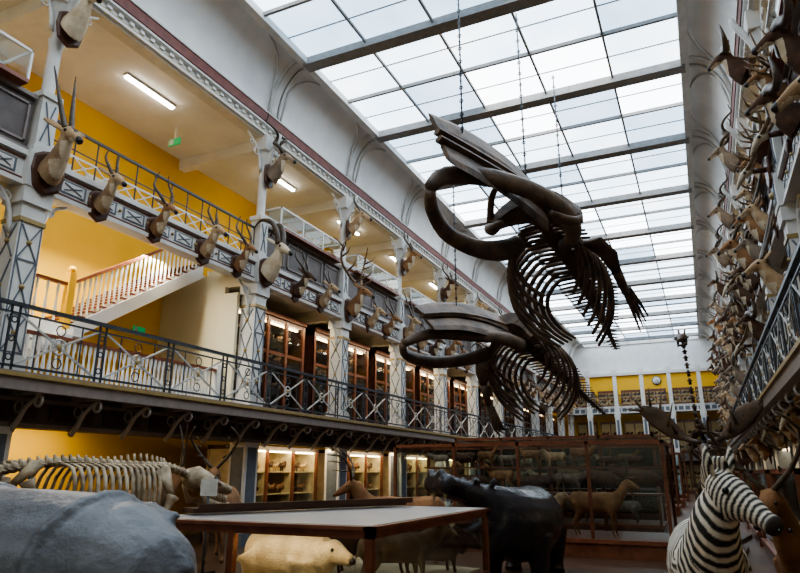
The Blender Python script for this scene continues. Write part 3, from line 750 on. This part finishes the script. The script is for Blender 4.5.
# ---- zebra: skeleton chains, blended skin, stripes following each limb
o=MB(); Z=lambda *p:Vector(p)
bodyp=[Z(-.1,8.05,1.0),Z(-.1,7.9,1.03),Z(-.1,7.6,1.0),Z(-.08,7.2,.96),Z(-.06,6.8,.96),Z(-.03,6.45,1.0),Z(0,6.2,1.02)]
o.tube(bodyp,[(.14,.16),(.24,.27),(.29,.31),(.31,.32),(.3,.33),(.27,.32),(.18,.24)],16)
neck=[Z(-.03,6.3,1.02),Z(.0,6.08,1.2),Z(.04,5.88,1.4),Z(.1,5.74,1.56)]
o.tube(neck,[(.24,.32),(.185,.28),(.14,.22),(.1,.15)],14)
poll=Z(.08,5.74,1.63); muz=Z(.37,5.36,1.37); dr=(muz-poll).normalized(); hl=(muz-poll).length
sdv=dr.cross(Vector((0,0,1))).normalized(); upv=sdv.cross(dr)
o.tube([poll-dr*.05-upv*.01,poll+dr*.06-upv*.02,poll+dr*.18-upv*.02,poll+dr*.32,poll+dr*.43,poll+dr*.5,poll+dr*.535],[(.065,.08),(.095,.135),(.09,.14),(.064,.088),(.052,.062),(.06,.066),(.035,.035)],14)
for s in(-1,1):
    e=poll+sdv*s*.065+upv*.07
    o.tube([e,e+Vector((0,0,.06))+sdv*s*.02,e+Vector((0,0,.13))+sdv*s*.03,e+Vector((0,0,.19))+sdv*s*.025],[(.022,.02),(.046,.022),(.04,.018),(.008,.008)],8)
legs=[]
for sx in(-1,1):
    f=[Z(-.03+sx*.15,6.45,.95),Z(-.03+sx*.15,6.47,.7),Z(-.03+sx*.15,6.42,.42),Z(-.03+sx*.15,6.45,.12),Z(-.03+sx*.15,6.41,0)]
    r=[Z(-.1+sx*.16,7.85,.95),Z(-.1+sx*.16,7.72,.68),Z(-.1+sx*.16,7.93,.4),Z(-.1+sx*.16,7.88,.1),Z(-.1+sx*.16,7.85,0)]
    o.tube(f,[.13,.085,.05,.036,.055],10,ref=(0,1,0)); o.tube(r,[.16,.13,.058,.038,.055],10,ref=(0,1,0)); legs+=[f,r]
o.tube([Z(-.1,8.1,1.1),Z(-.1,8.2,.9),Z(-.1,8.2,.5)],[.035,.025,.05],8)
mane=[neck[0]+Z(0,.04,.31),neck[1]+Z(0,.2,.22),neck[2]+Z(-.03,.2,.19),neck[3]+Z(-.07,.12,.17),poll+upv*.15+dr*.04]
o.tube(cat(mane,9),[(.02,.075)]*9,8)
vs,fs=organic(o,.0125,3)
h=MB(); h.add(vs,fs,0,True)
bones=[]
def chain(P,period,wt=1.0):
    s=0
    for i in range(len(P)-1): bones.append((P[i],P[i+1],s,period,wt)); s+=(P[i+1]-P[i]).length
chain(bodyp,.115); chain(neck,.085); chain([poll-dr*.04,muz],.042)
for l in legs: chain(l,.06,1.6)
cols=[]
from mathutils import noise as NZ
for v in vs:
    p=Vector(v); best=9; s=0;per=.1
    for a,c,s0,pr,wt in bones:
        d=c-a; t=max(0,min(1,(p-a).dot(d)/d.length_squared)); q=(a+d*t-p).length*wt
        tt=(p-a).dot(d)/d.length
        if q<best: best=q; s=s0+tt; per=pr
    nz=NZ.noise(p*6)*.3+NZ.noise(p*17)*.1
    w=math.sin(2*math.pi*(s/per)+nz*4.5)
    k=(max(-1,min(1,w*3.2-.1))+1)/2
    c0=Vector((.02,.017,.015)); c1=Vector((.74,.68,.58)); c=c0.lerp(c1,k)
    tm=(p-poll).dot(dr)
    if (p-muz).length<.2 and tm>hl-.09: c=c.lerp(Vector((.035,.026,.022)),min(1,(tm-(hl-.09))/.05))
    cols.append(c)
for s in(-1,1):
    h.ball(poll+dr*.17+sdv*s*.088+upv*.045,.022,1,8); h.ball(muz+dr*.03+sdv*s*.036+upv*.02,.014,1,6)
me=h.mesh('zebra',[zmat,'black']); ca=me.color_attributes.new('Col','FLOAT_COLOR','POINT')
for i,d in enumerate(ca.data):
    c=cols[i] if i<len(cols) else (0,0,0); d.color=(c[0],c[1],c[2],1)
link('mounted_zebra',me,(-.02,-.8,0))

# ------------------------------------------------------------------ skeletons
def skel(b,L,H,br,neck,skull,lr,nribs=16,mi=0,spn=.18,nvr=.15):
    zs=H-.15*br
    sp=cat([(-L*.5,0,zs-.1),(-L*.2,0,zs+.03),(L*.15,0,zs),(L*.45,0,zs-.02)],26)
    for i,p in enumerate(sp):
        b.tube([p+Vector((-L*.012,0,0)),p+Vector((L*.012,0,0))],br*.13,8,mi)
        hgt=spn*(1+.9*math.exp(-((p.x-L*.3)/(L*.15))**2))
        b.tube([p,p+Vector((-.04,0,hgt))],[(.03*L*.35,.012),(.02*L*.4,.01)],5,mi,ref=(0,1,0))
        for s in(-1,1): b.tube([p,p+Vector((0,s*br*.3,-.01))],[.02,.01],4,mi)
    for i in range(nribs):
        t=i/(nribs-1); x=-L*.2+t*L*.62; w=br*(.95-.45*max(0,t-.5)*2*.8); dd=br*(1.5+.3*math.sin(t*math.pi))
        for s in(-1,1):
            pts=[(x,s*.05,zs),(x-.03,s*w*.7,zs-.05),(x-.06,s*w,zs-dd*.4),(x-.05,s*w*.85,zs-dd*.8),(x+.02,s*w*.35,zs-dd)]
            b.tube(cat(pts,9),[(.034,.016)]*9,5,mi)
    b.tube([(L*.42,0,zs-br*1.55),(-L*.0,0,zs-br*1.7)],[.04,.03],6,mi)
    nk=cat([(L*.45,0,zs-.02)]+neck,max(6,len(neck)*4))
    for i in range(len(nk)-1):
        p,q=nk[i],nk[i+1]; b.tube([p,p.lerp(q,.8)],[br*nvr,br*nvr*.75],7,mi); m=(p+q)/2
        b.tube([m,m+Vector((-.03,0,.1*nvr/.15))],[.025,.012],4,mi)
        for s in(-1,1): b.tube([m,m+Vector((0,s*.1*nvr/.15,0))],[.03,.015],4,mi)
    for s in(-1,1):
        b.tube([(-L*.33,s*br*.15,zs+.02),(-L*.38,s*br*.65,zs+.0),(-L*.45,s*br*.35,zs-br*.5)],[(.05,.03),(.1,.04),(.05,.04)],7,mi)
        b.tube([(L*.34,s*br*.55,zs-.05),(L*.4,s*br*.75,zs-br*.9)],[(.14*br*2,.02),(.05,.03)],7,mi,ref=(0,1,0))
        for pts in([(L*.4,s*br*.75,zs-br*.9),(L*.33,s*br*.75,H*.45),(L*.36,s*br*.7,H*.24),(L*.36,s*br*.7,H*.05),(L*.4,s*br*.7,0)],
                   [(-L*.4,s*br*.5,zs-br*.4),(-L*.32,s*br*.7,H*.48),(-L*.42,s*br*.65,H*.24),(-L*.4,s*br*.65,H*.05),(-L*.36,s*br*.65,0)]):
            for i in range(4):
                p=Vector(pts[i]);q=Vector(pts[i+1]); b.tube([p,p.lerp(q,.15),p.lerp(q,.5),p.lerp(q,.85),q],[lr*1.5,lr,lr*.7,lr,lr*1.4],7,mi)
    b.tube(cat([(-L*.5,0,zs-.1),(-L*.57,0,zs-.25),(-L*.6,0,H*.5)],8),lerp([br*.1,.015],8),6,mi)
    e=nk[-1]; d=Vector(skull[0]).normalized(); hl=skull[1]; hr=hl*.24
    b.tube([e-d*hl*.1,e+d*hl*.1,e+d*hl*.35,e+d*hl*.65,e+d*hl*.95,e+d*hl],[hr*.5,(hr,hr*.9),(hr*.9,hr*.75),(hr*.5,hr*.45),(hr*.45,hr*.35),hr*.2],9,mi)
    dn=Vector((0,0,-1))
    for s in(-1,1):
        sd=d.cross(Vector((0,0,1))).normalized()*s
        b.tube([e+d*hl*.12+sd*hr*.8+dn*hr*.3,e+d*hl*.18+sd*hr*.75+dn*hr*1.35,e+d*hl*.6+sd*hr*.45+dn*hr*1.3,e+d*hl*.95+sd*hr*.15+dn*hr*.95],[(.03,hr*.4),(.03,hr*.3),(.03,hr*.22),.03],7,mi)
        b.tube([e+d*hl*.1+sd*hr*.9,e+d*hl*.3+sd*hr*1.35,e+d*hl*.55+sd*hr*.8],[hr*.15]*3,6,mi)
        b.ball(e+d*hl*.42+sd*hr*.75+Vector((0,0,hr*.2)),hr*.25,mi+1,7)
        for k in range(6): b.ball(e+d*hl*(.45+.07*k)+sd*hr*.42+dn*hr*.75,(hr*.12,hr*.12,hr*.28),mi,6)
    return e
b=MB(); e=skel(b,3.0,1.78,.55,[(1.7,0,1.6),(1.95,0,1.5)],((1,0,-.25),1.05),.075,nribs=16,spn=.1)
b.box(-1.9,2.1,-.6,.6,-.12,0,2)
b.tube([(1.1,0,1.6),(1.1,0,0)],.02,6,3);b.tube([(-1,0,1.6),(-1,0,0)],.02,6,3)
for i in range(len(b.v)): b.v[i]=(b.v[i][0],b.v[i][1],b.v[i][2]+.12)
link('rhinoceros_skeleton',b.mesh('rhinoceros_skeleton',['bone','black','dwood','iron']),(-8.4,7.2,0),math.pi/2-.06,1.0)
b=MB(); skel(b,1.9,2.7,.42,[(1.1,0,3.1),(1.32,0,3.9),(1.5,0,4.6),(1.6,0,5.0)],((1,0,-.35),.55),.05,nribs=14,nvr=.1)
for s in(-1,1): b.tube([(1.62,s*.06,5.05),(1.55,s*.08,5.2)],[.03,.025],6,0)
b.box(-1.3,1.3,-.6,.6,-.1,0,2); b.tube([(.8,.0,2.7),(.8,0,0)],.02,6,3)
for i in range(len(b.v)): b.v[i]=(b.v[i][0],b.v[i][1],b.v[i][2]+.1)
link('giraffe_skeleton',b.mesh('giraffe_skeleton',['dbone','black','dwood','iron']),(.1,19.6,0),math.radians(-100),1.0)
# giant deer skeleton with palmate antlers
b=MB(); e=skel(b,1.7,1.55,.36,[(1.05,0,1.8),(1.2,0,2.1)],((1,0,-.3),.5),.045,nribs=13)
for s in(-1,1):
    p=Vector((1.22,s*.07,2.2))
    b.tube(cat([p,p+Vector((-.05,s*.25,.08)),p+Vector((-.02,s*.5,.25)),p+Vector((.05,s*.8,.55)),p+Vector((.12,s*1.1,.75))],12),lerp([(.05,.05),(.05,.05),(.16,.03),(.22,.03),(.08,.02)],12),8,0,ref=(1,0,0))
    for q,r in(((.0,.45,.22),(.3,.5,.4)),((.02,.6,.35),(.0,.45,.85)),((.03,.75,.5),(.02,.65,1.1)),((.06,.9,.62),(.1,.9,1.2)),((.1,1.05,.72),(.15,1.3,1.05)),((.1,1.05,.7),(.15,1.45,.75))):
        b.tube([p+Vector((q[0],s*q[1],q[2])),p+Vector((r[0],s*r[1],r[2]))],[.045,.008],6,0)
b.box(-1.1,1.2,-.45,.45,-.1,0,2)
for i in range(len(b.v)): b.v[i]=(b.v[i][0],b.v[i][1],b.v[i][2]+.1)
link('giant_deer_skeleton',b.mesh('giant_deer_skeleton',['dbone','black','dwood','iron']),(.12,16.4,0),math.radians(-95),1.0)

def whale(name,spine,nv,vs0,ribs,ribw,ribd,mands,ros,cables,flip=None,asym=0):
    b=MB(); sp=cat(spine,nv)
    for i in range(nv-1):
        p=sp[i]; t=(sp[i+1]-p); g=t.length; t=t.normalized(); u=i/(nv-1)
        s=vs0*(1.0 if u<.5 else 1.0-1.55*(u-.5)) ; s=max(s,.12*vs0)
        if u<.1: s=vs0*.75
        sd=t.cross(Vector((0,0,1))).normalized(); up=sd.cross(t)
        b.tube([p-t*g*.36,p-t*g*.2,p+t*g*.2,p+t*g*.36],[s*.33,s*.27,s*.27,s*.33],10)
        if u>.06:
            hgt=s*(.8+.5*math.sin(min(u*1.5,1)*math.pi))
            b.tube([p+up*s*.2,p+up*(s*.3+hgt*.6)+t*.05,p+up*(s*.3+hgt)+t*.15],[(s*.05,g*.28),(s*.04,g*.3),(s*.035,g*.34)],6,ref=(0,1,0))
        for q in(-1,1):
            ln=s*(1.0 if u<.8 else .6)
            b.tube([p+sd*q*s*.2,p+sd*q*ln*.7+t*.05,p+sd*q*ln*1.25+t*.16],[(g*.2,s*.06),(g*.24,s*.05),(g*.28,s*.03)],6)
        if .5<u<.92:
            b.tube([p-up*s*.2,p-up*s*.85+t*.1],[(s*.05,g*.2),(s*.03,g*.2)],5,ref=(0,1,0))
    for k in range(ribs):
        u=.045+.36*k/(ribs-1); j=u*(nv-1); a=int(j); p=sp[a].lerp(sp[a+1],j-a); t=(sp[a+1]-sp[a]).normalized()
        sd=t.cross(Vector((0,0,1))).normalized(); up=sd.cross(t)
        f=k/(ribs-1); w=ribw*(.6+.4*math.sin(min(1,f*1.6)*math.pi/2))*(1-.3*max(0,f-.5)*2); d=ribd*(.6+.4*math.sin(min(1,f*1.8)*math.pi/2))*(1-.4*max(0,f-.55)*2)
        for q in(-1,1):
            w2=w*(1-asym*.3 if q>0 else 1+asym*.1)
            pts=[p+sd*q*vs0*.3,p+sd*q*w2*.55+up*.02+t*.1,p+sd*q*w2*.95-up*d*.25+t*.35,p+sd*q*w2-up*d*.55+t*.7,p+sd*q*w2*.78-up*d*.82+t*1.05,p+sd*q*w2*.45-up*d*1.0+t*1.3]
            b.tube(cat(pts,14),lerp([(.06,.05),(.095,.06),(.085,.055),(.045,.035)],14),6)
    for pts,r in mands:
        b.tube(cat(pts,18),lerp(r,18),10)
    for it in ros:
        pts,rd,rf=it[:3]; flat=len(it)>3
        b.tube(cat(pts,12),lerp(rd,12),6 if flat else 12,sm=not flat,ref=rf)
    for pts,rd,nn in (flip or []):
        b.tube(pts,rd,nn)
    for p,zt in cables:
        b.tube([p,(p[0],p[1],zt)],.018,5,1)
        n=int((zt-p[2])/.16)
        for k in range(n): b.ring((p[0],p[1],p[2]+.1+k*.16),.04,.012,'x' if k%2 else 'y',6,4,1)
    return b.obj(name,['dbone','iron'])
# upper whale: paired flat maxillae with a median groove, premaxillae, zygomatic struts, cranium
F=(.9,-.3,.42)
rostr=[([(-4.08,10.45,8.3),(-3.68,11.6,8.4),(-3.26,12.8,8.3),(-2.9,13.8,7.95)],[(.30,.05),(.36,.06),(.40,.08),(.44,.12)],F,1),
       ([(-3.86,10.45,7.62),(-3.48,11.6,7.62),(-3.08,12.8,7.5),(-2.75,13.8,7.3)],[(.30,.05),(.36,.06),(.40,.08),(.44,.12)],F,1),
       ([(-3.98,10.35,8.05),(-3.56,11.7,8.08),(-3.15,12.9,8.0),(-2.8,13.9,7.8)],[(.05,.1),(.06,.11),(.08,.14),(.12,.2)],F,1),
       ([(-3.95,10.35,7.88),(-3.52,11.7,7.9),(-3.1,12.9,7.82),(-2.75,13.9,7.6)],[(.05,.1),(.06,.11),(.08,.14),(.12,.2)],F,1),
       ([(-3.9,13.5,7.2),(-3.5,13.9,7.6),(-2.85,14.1,7.75),(-2.25,14.1,7.5),(-1.95,13.8,7.15)],[(.14,.16),(.26,.35),(.42,.5),(.3,.35),(.12,.16)],(0,1,0),1),
       ([(-3.9,13.6,7.2),(-3.75,13.1,6.95),(-3.45,12.8,6.95)],[(.18,.13),(.16,.14),(.08,.07)],(0,0,1)),
       ([(-2.0,13.8,7.15),(-2.1,13.3,6.95),(-2.4,12.9,7.05)],[(.16,.12),(.14,.12),(.07,.06)],(0,0,1)),
       ([(-3.2,12.9,8.2),(-3.7,13.1,7.8),(-3.9,13.5,7.3)],[(.1,.06),(.09,.05),(.1,.08)],(0,0,1)),
       ([(-2.9,12.9,7.6),(-2.4,13.2,7.4),(-2.1,13.6,7.15)],[(.1,.06),(.09,.05),(.1,.08)],(0,0,1))]
mand=[([(-4.2,10.5,6.95),(-4.0,10.8,7.3),(-3.4,11.7,7.55),(-2.6,12.7,7.45),(-2.15,13.4,7.15),(-2.1,13.9,6.85),(-2.4,14.3,6.75)],[(.11,.13),(.14,.2),(.15,.21),(.16,.22),(.18,.26),(.15,.22)]),
      ([(-4.2,10.5,6.9),(-4.35,11.0,6.7),(-4.35,11.9,6.5),(-4.0,12.9,6.45),(-3.6,13.6,6.6),(-3.4,14.1,6.9)],[(.11,.13),(.14,.2),(.15,.21),(.16,.22),(.18,.26),(.15,.22)])]
fl=[([(-1.9,15.2,7.1),(-1.6,15.8,6.9),(-1.5,16.4,6.6)],[(.3,.05),(.25,.06),(.12,.08)],8),([(-1.5,16.4,6.6),(-1.4,17.4,6.3)],[.13,.11],8)]
for k in range(4): fl.append(([(-1.42+.04*k,17.4,6.28+.04*k),(-1.35+.07*k,18.6,6.0+.08*k),(-1.3+.1*k,19.8-.2*k,5.7+.1*k)],[.06,.05,.02],6))
whale('humpback_whale_skeleton',[(-2.9,14.4,7.45),(-2.8,17,7.45),(-2.7,20,7.2),(-2.7,23,6.85),(-2.7,26.5,6.4)],40,.66,12,1.5,2.35,mand,rostr,
      [((-3.75,11.2,8.4),13.1),((-3.1,13.9,8.0),13.1),((-2.8,17,7.8),13.1)],fl,asym=1)
# lower whale
F=(.7,-.2,.7)
rostr=[([(-7.15,16.9,6.25),(-6.75,18.2,6.6),(-6.2,19.4,6.7),(-5.7,20.6,6.55)],[(.26,.05),(.34,.07),(.42,.1),(.48,.15)],F,1),
       ([(-6.85,16.9,5.85),(-6.4,18.2,6.1),(-5.85,19.4,6.1),(-5.4,20.6,6.0)],[(.26,.05),(.34,.07),(.42,.1),(.48,.15)],F,1),
       ([(-7.0,16.75,6.1),(-6.55,18.2,6.4),(-6.05,19.4,6.45),(-5.6,20.6,6.35)],[(.07,.1),(.09,.13),(.12,.16),(.2,.24)],F,1),
       ([(-6.5,20.2,6.0),(-6.0,20.6,6.4),(-5.3,20.8,6.55),(-4.85,20.7,6.3),(-4.6,20.5,5.9)],[(.16,.2),(.3,.35),(.42,.48),(.3,.35),(.14,.2)],(0,1,0),1)]
mand=[([(-7.6,16.7,5.3),(-7.0,17.5,5.7),(-6.2,18.7,5.8),(-5.4,19.6,5.8),(-5.0,20.4,5.65)],[(.11,.13),(.13,.19),(.14,.2),(.17,.25)]),
      ([(-7.6,16.7,5.25),(-7.8,17.4,5.1),(-7.5,18.6,5.05),(-6.9,19.6,5.2),(-6.1,20.4,5.5)],[(.11,.13),(.13,.19),(.14,.2),(.17,.25)])]
fl=[([(-6.6,21.6,5.7),(-6.8,21.9,5.1),(-6.9,22.1,4.7)],[(.4,.05),(.3,.06),(.12,.08)],8),([(-6.9,22.1,4.7),(-6.8,22.4,4.0)],[.14,.12],8)]
for k in range(4): fl.append(([(-6.85+.06*k,22.4,3.95),(-6.7+.08*k,22.6+.1*k,3.2),(-6.6+.1*k,22.9+.2*k,2.95+.1*k)],[.06,.05,.02],6))
whale('fin_whale_skeleton',[(-5.5,20.8,6.2),(-5.4,23,6.2),(-5.1,26,5.75),(-4.7,30,5.1),(-4.3,34,4.5)],42,.7,12,1.6,2.6,mand,rostr,
      [((-6.6,18.6,6.6),13.1),((-5.4,22.5,6.6),13.1)],fl)

# ------------------------------------------------------------------ small foreground items
b=MB(); b.box(-7.2,-6.9,8.2,8.24,1.35,1.6,0); b.tube([(-7.05,8.22,0),(-7.05,8.22,1.4)],.02,6,1); b.tube([(-7.05,8.22,0),(-7.05,8.22,.03)],.18,12,1); b.obj('label_stand',['paper','iron'])

# ------------------------------------------------------------------ lights / world
w=D.worlds.new('w'); SC.world=w; w.use_nodes=True; w.node_tree.nodes['Background'].inputs[0].default_value=(.6,.75,.95,1); w.node_tree.nodes['Background'].inputs[1].default_value=.3
def area(name,loc,rot,sx,sy,e,c):
    l=D.lights.new(name,'AREA'); l.shape='RECTANGLE'; l.size=sx; l.size_y=sy; l.energy=e; l.color=c
    o=D.objects.new(name,l); SC.collection.objects.link(o); o.location=loc; o.rotation_euler=rot
area('stair_fill',(-11.9,9.6,6.85),(0,0,0),.3,4,280,(1,.92,.75))  # added area light to brighten the stair bay, no fixture
area('ground_lobby_fill',(-12.6,7.5,2.9),(0,0,0),.3,6,180,(1,.86,.6))  # added to light the yellow ground-floor wall, no fixture
area('aisle_fill',(-10.6,24,2.38),(0,math.radians(15),0),.2,20,280,(1,.78,.48))  # added warm fill to brighten the left ground aisle, no fixture
area('aisle_fill_right',(2.2,20,2.38),(0,math.radians(-15),0),.2,22,160,(1,.8,.52))  # added warm fill for the right ground aisle, no fixture
area('first_gallery_fill',(-11.1,25,6.5),(0,0,0),.2,20,360,(1,.82,.55))  # added fill under the upper slab to brighten the cabinets, no fixture
# ------------------------------------------------------------------ camera
cd=D.cameras.new('camera'); cd.lens=28.8; cd.sensor_width=36; cam=D.objects.new('camera',cd); SC.collection.objects.link(cam)
cam.location=(0,0,1.7); cam.rotation_euler=(math.radians(90+16.2),0,math.radians(24.73)); SC.camera=cam
cd.clip_end=200
SC.view_settings.view_transform='AgX'
try: SC.view_settings.look='AgX - Medium High Contrast'
except Exception: pass
